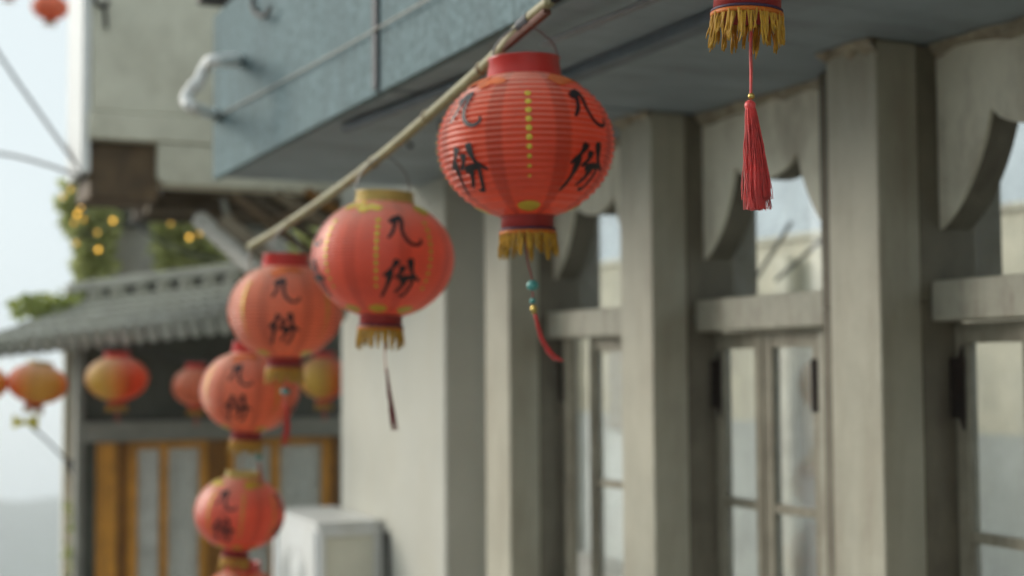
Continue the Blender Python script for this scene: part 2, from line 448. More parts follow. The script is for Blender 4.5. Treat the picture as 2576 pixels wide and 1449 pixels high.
def scallop(ya, yb):
    """lower edge of the fretted panel: a lobe at each side and a broad lobe in the middle, pointed gaps between"""
    W = yb - ya; pts = []
    zt, zs, zm = ZC + 0.612, ZC + 0.335, ZC + 0.552
    t1, t2 = 0.27, 0.73
    for k in range(13):                     # side lobe, from the jamb up to the first point
        u = k / 12; pts.append((ya + W * t1 * (0.5 * u + 0.5 * math.sin(u * PI / 2)), zs + (zt - zs) * (0.5 * u + 0.5 - 0.5 * math.cos(u * PI / 2))))
    for k in range(1, 12):
        u = k / 12; pts.append((ya + W * (t1 + (t2 - t1) * u), zt - (zt - zm) * math.sin(u * PI) ** 0.6))
    for k in range(13):
        u = 1 - k / 12; pts.append((yb - W * t1 * (0.5 * u + 0.5 * math.sin(u * PI / 2)), zs + (zt - zs) * (0.5 * u + 0.5 - 0.5 * math.cos(u * PI / 2))))
    return pts
def leaf(hinge_y, w, sgn, ang, parent, z0, z1):
    """casement: stiles, rails, glazing bars and panes; built closed from y=0 to w*sgn, then turned on its hinge"""
    root = link('casement', None, parent, (XL, hinge_y, z0))
    fr = MB(); t = 0.040; th = 0.032
    H = z1 - z0
    root.rotation_euler.z = ang
    def piece(a, b_, nm='frame', mt='casement_wood'):
        mb = MB().box((a[0], a[1] * sgn, a[2]), (b_[0], b_[1] * sgn, b_[2]))
        o = bpy.data.objects.new(nm, mb.mesh(nm, mt)); C.objects.link(o); o.parent = root
        return o
    piece((0, 0, 0), (th, t, H), 'stile'); piece((0, w - t, 0), (th, w, H), 'stile')
    piece((0.002, t, H - 0.05), (th - 0.002, w - t, H), 'rail'); piece((0.002, t, 0), (th - 0.002, w - t, 0.09), 'rail')
    zb = [0.09]
    for zz in (ZC - 0.50, ZC - 0.455 + 0.0, ):
        pass
    bars = [ZC - 0.425 - z0, ZC - 0.86 - z0]
    for bz in bars: piece((0.004, t, bz - 0.013), (th - 0.004, w - t, bz + 0.013), 'glazing_bar')
    edges = sorted([0.09, H - 0.05] + bars)
    for i in range(len(edges) - 1):
        piece((0.014, t, edges[i] + (0.013 if i else 0)), (0.017, w - t, edges[i + 1] - (0.013 if i < len(edges) - 2 else 0)), 'pane', 'pane_glass')
    return root
def hinge(y, z, parent, h=0.15):
    mb = MB()
    X = XL - 0.006
    mb.box((X - 0.004, y - 0.032, z - h / 2), (X, y + 0.03, z + h / 2))
    for dz in (-1, 1):                      # pointed ends
        mb.prism([(X - 0.005, y - 0.03, z + dz * h / 2), (X - 0.005, y - 0.012, z + dz * h / 2), (X - 0.005, y - 0.027, z + dz * (h / 2 + 0.03))], (0.005, 0, 0))
    for k in range(5):
        zz = z - h / 2 + h * k / 5
        mb.tube([(X - 0.008, y, zz + 0.002), (X - 0.008, y, zz + h / 5 - 0.002)], 0.009, 8)
    return mb.build('hinge', 'rust', parent)
for i in range(len(EDGES)):
    yb = EDGES[i][0] if i else None
    y_near = EDGES[i][1] + 0.205           # near end of the opening = far face of this jamb
    y_far = (EDGES[i + 1][0] + 0.004) if i + 1 < len(EDGES) else EDGES[i][1] + 0.31
    if i + 1 >= len(EDGES):
        sb('panel', 'panel_paint', (XP, y_near + 0.002, 0), (XP + 0.09, y_far, ZSOF - 0.006), 0); continue
    lower = scallop(y_near + 0.002, y_far)
    pts = [(XP, y, z) for y, z in lower] + [(XP, y_far, ZSOF - 0.006), (XP, y_near + 0.002, ZSOF - 0.006)]
    sp0 = MB().prism(pts, (0.012, 0, 0)).build('scalloped_panel', 'panel_paint', shop)
    MB().prism([(XP + 0.0125, p[1], p[2] + 0.0015) for p in pts[:-2]] + [(XP + 0.0125, pts[-2][1], pts[-2][2]), (XP + 0.0125, pts[-1][1], pts[-1][2])], (0.085, 0, 0)).build('backing_board', 'jamb_wood', sp0)
    sb('transom_rail', 'frame_paint', (XP - 0.035, y_near + 0.002, ZR0), (XL + 0.072, y_far - 0.002, ZR1), 0.006)
    tp = MB().box((XL + 0.075, y_near + 0.002, ZR1 - 0.02), (XL + 0.078, y_far - 0.002, ZC + 0.62)).build('transom_pane', 'pane_glass', shop)
    sb('window_sill', 'frame_paint', (XP - 0.06, y_near + 0.002, 0.72), (XL + 0.06, y_far - 0.002, 0.79), 0.006)
    sb('apron_panel', 'panel_paint', (XP, y_near + 0.002, 0.0), (XP + 0.09, y_far - 0.002, 0.718), 0.004)
    sb('window_frame', 'frame_paint', (XL - 0.02, y_near + 0.002, 0.793), (XL + 0.06, y_near + 0.128, ZR0 - 0.003), 0.004)
    y_near += 0.13
    w = (y_far - y_near - 0.006) / 2 - 0.001
    wz0, wz1 = 0.793, ZR0 - 0.004
    openA = (0.0, R(2), R(38), 0)[i]
    if i == 2: a1, a2 = R(24), R(-6)
    elif i == 1: a1, a2 = R(3), R(-2)
    else: a1, a2 = R(2), R(-1)
    leaf(y_far - 0.004, w, -1, a1 * -1 if False else -a1, shop, wz0, wz1)
    leaf(y_near + 0.004, w, 1, -a2, shop, wz0, wz1)
    hinge(y_far - 0.012, ZC - 0.06, shop); hinge(y_near + 0.014, ZC - 0.06, shop)
# white end wall
YW0, YW1 = Yfront(1119), Yfront(857)
sb('end_wall', 'white_plaster', (XF, YW0, -1.0), (2.9, YW1, ZSOF + 0.9), 0.012)
# canopy box: fascia panels, soffit, battens
XE = 1.37
YE = atX(536, 300, XE).y
seamY = atX(950, 60, XE).y
ys = [YE, seamY + 0.012, seamY - 0.012, 1.0, 0.976, -2.5]
for a, b_ in ((0, 1), (2, 3), (4, 5)):
    sb('fascia_panel', 'canopy_metal', (XE, ys[b_], ZSOF - 0.012), (XE + 0.03, ys[a], ZSOF + 0.68), 0.004)
    sb('soffit_panel', 'soffit_board', (XE + 0.032, ys[b_], ZSOF), (2.9, ys[a], ZSOF + 0.03), 0.0)
for y in (seamY, 0.988):
    sb('joint_strip', 'joint_dark', (XE - 0.012, y - 0.018, ZSOF - 0.0), (XE - 0.002, y + 0.018, ZSOF + 0.68), 0.002)
    sb('joint_strip', 'joint_dark', (XE + 0.03, y - 0.012, ZSOF + 0.032), (2.9, y + 0.012, ZSOF + 0.05), 0.0)
sb('canopy_end', 'canopy_metal', (XE + 0.032, YE - 0.03, ZSOF + 0.032), (2.26, YE - 0.002, ZSOF + 0.68), 0.002)
sb('canopy_top', 'canopy_metal', (XE + 0.032, -2.5, ZSOF + 0.645), (2.9, YE - 0.034, ZSOF + 0.67), 0.0)
MB().tube([atZ(868, 322, ZSOF - 0.016), atZ(1040, 256, ZSOF - 0.016), atZ(1205, 190, ZSOF - 0.016)], 0.015, 6).build('soffit_batten', 'dark_beam', shop)
bx = 1.74
sb('soffit_batten', 'dark_beam', (bx, 1.2, ZSOF - 0.03), (bx + 0.05, 4.3, ZSOF - 0.002), 0.003)
# crumbling plaster where the facade meets the soffit
for i in range(len(EDGES)):
    y0 = EDGES[i][0]; y1 = EDGES[i + 1][0] if i + 1 < len(EDGES) else YW0
    for (xa, ya, yb) in ((XF - 0.012, EDGES[i][0] - 0.01, EDGES[i][1] + 0.01), (XP - 0.012, EDGES[i][1] + 0.01, y1 - 0.002)):
        mb = MB(); N = 14; vs = []; fs = []
        for k in range(N + 1):
            y = ya + (yb - ya) * k / N
            d = 0.018 + random.random() * 0.03
            e = 0.004 + random.random() * 0.012
            vs += [(xa + 0.02, y, ZSOF - 0.003), (xa - e * 1.6, y, ZSOF - 0.003), (xa - e * 0.6, y, ZSOF - d * 0.6), (xa + 0.02, y, ZSOF - d)]
        for k in range(N):
            o = k * 4
            fs += [(o, o + 1, o + 5, o + 4), (o + 1, o + 2, o + 6, o + 5), (o + 2, o + 3, o + 7, o + 6)]
        mb.add(vs, fs).build('plaster_cove', 'old_plaster', shop)
# courtyard seen through the panes
XC = 6.0
zdd, ztp = atX(2010, 1065, XC).z, atX(1985, 606, XC).z
sb('courtyard_wall', 'cream_wall', (XC, -2.0, zdd), (XC + 0.15, 16.0, ztp), 0.0)
sb('courtyard_dado', 'dado_blue', (XC - 0.015, -2.0, 0.0), (XC + 0.15, 16.0, zdd - 0.002), 0.0)
sb('courtyard_coping', 'panel_paint', (XC - 0.03, -2.0, ztp + 0.002), (XC + 0.18, 16.0, ztp + 0.04), 0.0)
for k, yy in enumerate((3.4, 5.3, 6.9, 8.1, 9.6, 11.4)):
    sb('courtyard_pilaster', 'panel_paint' if k % 2 else 'jamb_wood', (XC - 0.12, yy, 0.0), (XC - 0.035, yy + 0.16 + 0.07 * (k % 3), ztp - 0.002 - 0.12 * (k % 2)), 0.004)
for yy, zz in ((4.2, 1.0), (7.45, 0.9), (10.2, 1.1)):
    sb('courtyard_window', 'casement_wood', (XC - 0.05, yy, zz), (XC - 0.018, yy + 0.62, zz + 0.75), 0.004)
sb('courtyard_floor', 'paving', (2.7, 4.61, -0.2), (XC - 0.02, 16.0, -0.004), 0.0)
for a, b_ in (((2072, 600), (1952, 705)), ((1990, 560), (1880, 735))):
    mb = MB().tube([atX(a[0], a[1], 3.6), atX(b_[0], b_[1], 3.9)], 0.009, 6).build('stay_rod', 'joint_dark', shop)

# unseen wall added under the canopy to shade the near post returns
sb('shade_wall', 'jamb_wood', (XE + 0.05, 1.12, 0.0), (2.9, 1.27, ZSOF - 0.004), 0.004)

# ------------------------------------------------------------------ neighbour building: beige upper block on beams, timber underside
nb = empty('neighbour_building', (1.8, 6.9, -0.6), 'beige rendered upper storey on beams beyond the end of the canopy', 'building')
YN = YW1 + 0.10
X0 = atY(232, 200, YN).x
zb1 = atY(300, 282, YN).z
zb0 = atY(300, 352, YN).z
yn2 = YN + 0.55
MB().box((X0, YN, zb1), (3.2, yn2, zb1 + 2.2)).build('upper_wall', 'beige_wall', nb, bevel=0.008)
mb = MB().box((X0 - 0.045, YN + 0.02, zb1 - 0.3), (X0 - 0.002, yn2 - 0.02, zb1 + 2.2)).build('lit_side', 'pipe_white', nb, bevel=0.004)  # white sheet standing in for the light on the block's street side
MB().box((X0 - 0.012, YN - 0.014, zb0), (2.9, yn2 + 0.01, zb1 - 0.003)).build('floor_slab', 'beige_wall', nb, bevel=0.008)
xq0 = atY(226, 420, YN + 0.06).x; xq1 = atY(400, 420, YN + 0.06).x
zq = atY(300, 500, YN + 0.06).z
MB().box((xq0, YN + 0.06, zq), (xq1 - 0.004, YN + 0.5, zb0 - 0.003)).build('timber_bracket', 'brown_wood', nb, bevel=0.01)
# long pale beam with a rounded lower corner
xb0 = atY(398, 410, YN).x; xb1 = 2.9
zt_, zl_ = zb0 - 0.004, atY(600, 472, YN).z
rc = 0.05
pts = [(xb0, YN - 0.005, zt_)] + [(xb0 + rc - rc * math.cos(a), YN - 0.005, zl_ + rc - rc * math.sin(a)) for a in [PI / 2 * k / 6 for k in range(7)]] + [(xb1, YN - 0.005, zl_), (xb1, YN - 0.005, zt_)]
MB().prism(pts, (0, 0.22, 0)).build('beam', 'beige_wall', nb, bevel=0.004)
# dark timber ceiling behind the beam
zcl = zl_ - 0.01
for k in range(9):
    xx = 1.45 + k * 0.21
    MB().box((xx, YN + 0.24, zcl), (xx + 0.2, YN + 1.0, zcl + 0.025)).build('ceiling_board', 'dark_wood', nb)
for k in range(4):
    yy = YN + 0.35 + k * 0.2
    MB().box((1.42, yy, zcl - 0.075), (3.3, yy + 0.07, zcl - 0.002)).build('ceiling_joist', 'rafter_wood' if k in (1,) else 'dark_wood', nb)
for (x0, y0, x1, y1, D_, r_, mt) in ((690, 486, 868, 585, 6.9, 0.028, 'rafter_wood'), (585, 490, 790, 640, 7.0, 0.024, 'brown_wood'), (640, 500, 870, 640, 7.2, 0.02, 'dark_wood'),
                                     (850, 500, 660, 560, 7.1, 0.018, 'brown_wood'), (770, 480, 868, 540, 6.8, 0.022, 'orange_wood'), (560, 500, 600, 620, 7.2, 0.016, 'grey_beam')):
    MB().tube([atD(x0, y0, D_), atD((x0 + x1) / 2, (y0 + y1) / 2 + 5, D_ + 0.05), atD(x1, y1, D_ + 0.1)], [r_, r_ * 1.1, r_ * 0.9], 5).build('rafter', mt, nb)
a, b_ = atD(560, 560, 6.9), atD(860, 800, 6.7)
MB().tube([a, b_], 0.05, 4).build('brace', 'rafter_wood', nb)
mb = MB().tube([atD(503, 553, 7.0), atD(655, 690, 6.6)], 0.043, 12).build('brace_pipe', 'grey_pipe', nb, smooth=False)
MB().box((atY(372, 480, YN + 0.5).x, YN + 0.5, atY(372, 497, YN + 0.5).z), (atY(530, 480, YN + 0.5).x, YN + 0.56, atY(372, 475, YN + 0.5).z)).build('batten', 'grey_beam', nb)
MB().box((2.64, yn2 + 0.02, -1.0), (3.2, yn2 + 0.3, zcl - 0.01)).build('back_wall', 'beige_wall', nb)

# ------------------------------------------------------------------ teahouse with tiled roof at the bend
tea = empty('teahouse', (2.4, 9.2, -0.95), 'low teahouse with grey barrel-tiled roof and honey wood glazed doors', 'building')
YT = 9.0
def tx(px, y=1200): return atY(px, y, YT).x
def tz(py, px=400): return atY(px, py, YT).z
zd = tz(1108); zbm = tz(1058)
def tb(name, mat, pa, pb, z0, z1, y0=YT, y1=YT + 0.06, bevel=0.003):
    return MB().box((tx(pa), y0, z0), (tx(pb), y1, z1)).build(name, mat, tea, bevel=bevel)
tb('corner_post', 'grey_beam', 190, 209, -0.95, zbm + 0.5, YT - 0.03, YT + 0.12)
tb('drainpipe', 'dark_board', 210, 240, -0.95, zd, YT + 0.0, YT + 0.05)
tb('lintel', 'grey_beam', 209.5, 1000, zd, zbm, YT - 0.05, YT + 0.08)
tb('wall_board', 'dark_board', 209.5, 1000, zbm + 0.002, zbm + 0.62, YT + 0.03, YT + 0.1)
for pa, pb, mt in ((241, 292, 'honey_wood'), (293, 322, 'orange_wood'), (323, 345, 'honey_wood'), (404, 421, 'honey_wood'), (504, 520, 'honey_wood'), (521, 572, 'orange_wood'),
                   (573, 588, 'honey_wood'), (684, 701, 'honey_wood'), (812, 826, 'honey_wood'), (827, 850, 'orange_wood'), (851, 1000, 'dark_board')):
    tb('door_stile', mt, pa, pb, -0.9, zd - 0.004, YT - (0.02 if mt == 'honey_wood' else 0.0), YT + 0.05)
for pa, pb in ((345.5, 403.5), (421.5, 503.5), (588.5, 683.5), (701.5, 811.5)):
    tb('door_rail', 'honey_wood', pa, pb, zd - 0.05, zd - 0.005, YT, YT + 0.045)
    tb('door_rail', 'honey_wood', pa, pb, -0.9, -0.3, YT, YT + 0.045)
    tb('pane', 'pane_glass', pa, pb, -0.299, zd - 0.051, YT + 0.015, YT + 0.02, 0)
    x0, x1 = tx(pa), tx(pb)
    mb = MB(); N = 24; vs = []; fs = []
    for k in range(N + 1):
        y = YT + 0.045 + 0.012 * math.sin(k * 1.9)
        vs += [(x0 + (x1 - x0) * k / N, y, -0.3), (x0 + (x1 - x0) * k / N, y, zd - 0.02)]
    for k in range(N): fs.append((2 * k, 2 * k + 1, 2 * k + 3, 2 * k + 2))
    mb.add(vs, fs).build('curtain', 'curtain', tea, smooth=True)
tb('inner_wall', 'cream_wall', 190, 1000, -0.95, zbm + 0.6, YT + 0.55, YT + 0.62)
# roof: four surveyed corners, real barrel tiles laid down the slope
EL, ER = atD(-70, 884, 8.75), atD(900, 776, 7.3)
RL, RR = atD(200, 772, 9.5), atD(900, 690, 8.9)
RL2 = RL + (RL - RR).normalized() * 0.0
nrm = (ER - EL).cross(RL - EL).normalized()
if nrm.z < 0: nrm = -nrm
roof = MB().prism([EL, ER, RR, RL], -nrm * 0.05).build('roof_deck', 'dark_board', tea)
def roofpt(u, v):
    e = EL.lerp(ER, u); r = RL.lerp(RR, u); p = e.lerp(r, v)
    return p + nrm * 0.004
ncol = 28; nrow = 5
tile_meshes = {}
for i in range(ncol):
    u = (i + 0.5) / ncol
    for k in range(nrow):
        v0, v1 = k / nrow - (0.02 if k == 0 else 0.0), (k + 1.12) / nrow
        a, b_ = roofpt(u, v0), roofpt(u, min(v1, 1.0))
        d = (b_ - a).normalized(); side = d.cross(nrm).normalized(); up = side.cross(d).normalized()
        if up.z < 0: up = -up
        r0, r1 = 0.038, 0.032
        vs = []
        for p, rr, lift in ((a, r0, 0.012), (b_, r1, 0.004)):
            for q in range(7):
                an = PI * q / 6
                vs.append(p + side * math.cos(an) * rr + up * (math.sin(an) * rr * 1.25 + lift) + Vector((0, 0, random.uniform(-0.002, 0.002))))
        fs = [(q, q + 1, q + 8, q + 7) for q in range(6)] + [tuple(range(7))]
        MB().add(vs, fs).build('tile', 'roof_tile', roof, smooth=False)
        if k == 0:                          # round drip end hanging over the eave
            c_ = a - up * 0.012 - d * 0.006
            MB().add([c_ + side * 0.036 * math.cos(q * PI / 6) + up * 0.05 * math.sin(q * PI / 6) - d * e for e in (0.0, 0.012) for q in range(12)],
                     [tuple(range(12)), tuple(range(12, 24))] + [(q, (q + 1) % 12, (q + 1) % 12 + 12, q + 12) for q in range(12)]).build('tile_end', 'roof_tile', roof)
# ridge: coping on a row of round tile ends
rd = (RR - RL).normalized()
rs = RL - rd * 0.1
re_ = RR + rd * 0.3
mb = MB().prism([rs + Vector((0, -0.05, 0.10)), rs + Vector((0, 0.12, 0.10)), rs + Vector((0, 0.10, 0.17)), rs + Vector((0, -0.03, 0.17))], re_ - rs)
ridge = mb.build('ridge', 'roof_tile', tea, bevel=0.015)
L_ = (re_ - rs).length
for k in range(int(L_ / 0.17)):
    c = rs + rd * (0.06 + k * 0.17)
    MB().tube([c + Vector((0, -0.075, 0.055)), c + Vector((0, 0.08, 0.055 + random.uniform(-0.012, 0.012)))], 0.050 * random.uniform(0.85, 1.12), 10).build('ridge_tile', 'roof_tile', ridge)
MB().prism([rs + Vector((0, 0.0, -0.02)), rs + Vector((0, 0.1, -0.02)), rs + Vector((0, 0.1, 0.1)), rs + Vector((0, 0.0, 0.1))], re_ - rs).build('ridge_core', 'dark_board', ridge)
# set-back upper storey
YU = 10.4
def ux(px): return atY(px, 600, YU).x
MB().box((ux(275), YU, 1.0), (ux(900), YU + 0.3, atY(330, 572, YU).z)).build('upper_wall', 'grey_wall', tea, bevel=0.01)
MB().box((ux(250), YU - 0.05, atY(330, 570, YU).z), (ux(900), YU + 0.5, atY(330, 450, YU).z)).build('upper_soffit', 'dark_board', tea, bevel=0.01)

# ------------------------------------------------------------------ vines and fairy lights
def foliage(name, label, cat, pts, mat, size, group=None, stem=None):
    """leaf cluster: each leaf a bent quad"""
    base = Vector((sum(p.x for p in pts) / len(pts), sum(p.y for p in pts) / len(pts), min(p.z for p in pts)))
    root = empty(name, base, label, cat, group)
    mb = MB()
    for p in pts:
        s = size * random.uniform(0.6, 1.3)
        d = Vector((random.gauss(0, 1), random.gauss(0, 1) - 0.5, random.gauss(0, 0.7) - 0.5)).normalized()
        w = d.cross(Vector((random.gauss(0, 1), random.gauss(0, 1), random.gauss(0, 1)))).normalized()
        nn = d.cross(w) * 0.18 * s
        mb.add([p, p + d * s * 0.45 + w * s * 0.32 + nn, p + d * s, p + d * s * 0.45 - w * s * 0.32 + nn], [(0, 1, 2), (0, 2, 3)])
    tag(mb.build('foliage', mat, root), kind='stuff')
    mb = MB()
    for stp in stem: mb.tube(smooth_path(stp, 4), 0.007, 5)
    mb.build('stem', 'brown_wood', root)
    return root
def cluster(poly, D, dd, n):
    """leaf positions filling a surveyed outline (list of (py, pxL, pxR)) with depth spread dd"""
    out = []
    for _ in range(n):
        py = random.uniform(poly[0][0], poly[-1][0])
        for i in range(len(poly) - 1):
            if poly[i][0] <= py <= poly[i + 1][0]:
                t = (py - poly[i][0]) / (poly[i + 1][0] - poly[i][0])
                a = poly[i][1] * (1 - t) + poly[i + 1][1] * t; b_ = poly[i][2] * (1 - t) + poly[i + 1][2] * t
                g = random.random()
                out.append(atD(a + (b_ - a) * g, py + random.uniform(-6, 6), D + random.uniform(-dd, dd)))
                break
    return out
foliage('hanging_vine', 'green leafy vine with warm fairy lights hanging against the white sky', 'vine',
        cluster([(455, 165, 225), (500, 150, 290), (560, 165, 285), (620, 185, 280), (700, 195, 275), (745, 200, 265)], 10.0, 0.12, 1300), 'leaf_vine', 0.085,
        'vines above the tiled roof', [[atD(230, 440, 10), atD(215, 560, 10.05), atD(235, 740, 10)], [atD(250, 470, 10.1), atD(262, 600, 10.0), atD(248, 740, 10.1)]])
foliage('hanging_vine', 'pale green vine behind the white diagonal pipe above the roof', 'vine',
        cluster([(520, 392, 500), (560, 388, 545), (620, 395, 560), (690, 400, 560)], 9.9, 0.1, 1000), 'leaf_vine', 0.085,
        'vines above the tiled roof', [[atD(440, 500, 10), atD(450, 600, 9.95), atD(440, 720, 10)], [atD(500, 520, 10), atD(520, 700, 9.9)]])
foliage('hanging_vine', 'small clump of vine showing between the two middle lanterns', 'vine',
        cluster([(575, 745, 800), (600, 735, 830), (660, 735, 830)], 9.9, 0.2, 420), 'leaf_vine', 0.075,
        'vines above the tiled roof', [[atD(770, 540, 10), atD(780, 700, 10)]])
foliage('roof_plant', 'light green weed growing on the left end of the tiled roof', 'plant',
        cluster([(738, 60, 190), (760, 35, 190), (785, 40, 150)], 9.3, 0.15, 170), 'leaf_light', 0.085, None,
        [[atD(120, 800, 9.3), atD(110, 760, 9.3)], [atD(160, 800, 9.35), atD(165, 750, 9.3)]])
foliage('creeper', 'thin green creeper climbing the left corner post of the teahouse', 'vine',
        cluster([(1260, 176, 196), (1350, 172, 198), (1449, 168, 200), (1600, 168, 200)], 8.75, 0.05, 160), 'leaf_light', 0.05, None,
        [[atD(185, 1270, 8.76), atD(183, 1600, 8.76)]])
lights = empty('fairy_lights', atD(230, 700, 9.65), 'string of small warm fairy lights threaded through the vines', 'string lights')
BUL = [(178, 476, 0), (158, 495, 0), (203, 520, 1), (194, 539, 1), (231, 514, 1), (284, 555, 1), (210, 552, 0), (186, 560, 0), (247, 628, 1), (192, 612, 0), (245, 585, 0), (430, 562, 0), (476, 597, 1), (502, 588, 0)]
bp = [atD(x, y, 9.6) for x, y, _ in BUL]
bm_ = {}
for (x, y, k), p in zip(BUL, bp):
    key = 'bulb_lit' if k else 'bulb_faint'
    if key not in bm_: bm_[key] = MB().ball((0, 0, 0), 0.012, 10, 7, 1.2).mesh('bulb', key, True)
    link('bulb', bm_[key], lights, p)
mb = MB().tube(smooth_path([p + Vector((0, 0.012, 0.016)) for p in bp], 3), 0.003, 4); mb.build('cord', 'cable', lights)

# ------------------------------------------------------------------ lanterns
LR, LZ = 0.170, 0.143
ZTOP, ZBOT = 0.915 * LZ, -0.950 * LZ
def env(z): return LR * math.sqrt(max(0.0, 1 - (z / LZ) ** 2))
def prof(z, ribs, depth):
    t = (z - ZBOT) / (ZTOP - ZBOT) * ribs
    f_ = t - math.floor(t)
    return env(z) - depth * math.sin(PI * f_) ** 0.8
JIU = [[(.22, 1.0), (.21, .75), (.15, .48), (.0, .2)], [(.02, .80), (.2, .86), (.38, .96), (.43, .80), (.42, .52), (.50, .25), (.66, .07), (.84, .03), (.98, .12), (.97, .26)]]
FEN = [[(.34, .95), (.24, .74), (.04, .52)], [(.20, .68), (.17, .40), (.10, .18), (.0, .0)], [(.47, .80), (.43, .62), (.30, .48)], [(.62, 1.0), (.66, .76), (.74, .58), (.94, .44)],
       [(.40, .46), (.58, .50), (.74, .50), (.73, .30), (.64, .08), (.50, .06)], [(.56, .48), (.50, .28), (.36, .12)]]
def surfpt(th, z, ribs, depth, lift):
    r = prof(max(ZBOT, min(ZTOP, z)), ribs, depth) + lift
    return Vector((r * math.sin(th), r * math.cos(th), z))
def lettering(th0s, ribs, depth, which):
    mb = MB()
    for th0 in th0s:
        for glyph, zc, s in ((JIU, 0.052, 0.068), (FEN, -0.056, 0.088))[which:which + 1]:
            for stroke in glyph:
                path = smooth_path([(x, y, 0) for x, y in stroke], 10)
                K = len(path); vs = []; fs = []
                for i, p in enumerate(path):
                    t = (path[min(i + 1, K - 1)] - path[max(0, i - 1)]).normalized()
                    nn = Vector((-t.y, t.x, 0))
                    u = i / (K - 1)
                    w = (0.088 if which == 0 else 0.068) * (0.62 + 0.5 * math.sin(PI * min(1, u * 1.5 + 0.25)) ** 2) * (1.0 if u < 0.8 else 1.0 - (u - 0.8) * 2.2)
                    for q in (-1, 0, 1):
                        g = p + nn * w * q
                        z = zc + (g.y - 0.5) * s
                        th = th0 - (g.x - 0.5) * s * 1.12 / max(0.05, env(zc))
                        vs.append(surfpt(th, z, ribs, 0.0, 0.0008))
                for i in range(K - 1):
                    o = i * 3
                    fs += [(o, o + 1, o + 4, o + 3), (o + 1, o + 2, o + 5, o + 4)]
                mb.add(vs, fs)
    return mb
def disc(mb, th, z, r, ribs, depth, lift=0.0015, sx=1.0, n_=10):
    c = surfpt(th, z, ribs, 0.0, lift)
    vs = [c]
    for k in range(n_):
        a = 2 * PI * k / n_
        vs.append(surfpt(th + r * sx * math.cos(a) / max(0.04, env(z)), z + r * math.sin(a), ribs, 0.0, lift))
    mb.add(vs, [(0, 1 + k, 1 + (k + 1) % n_) for k in range(n_)])
CACHE = {}
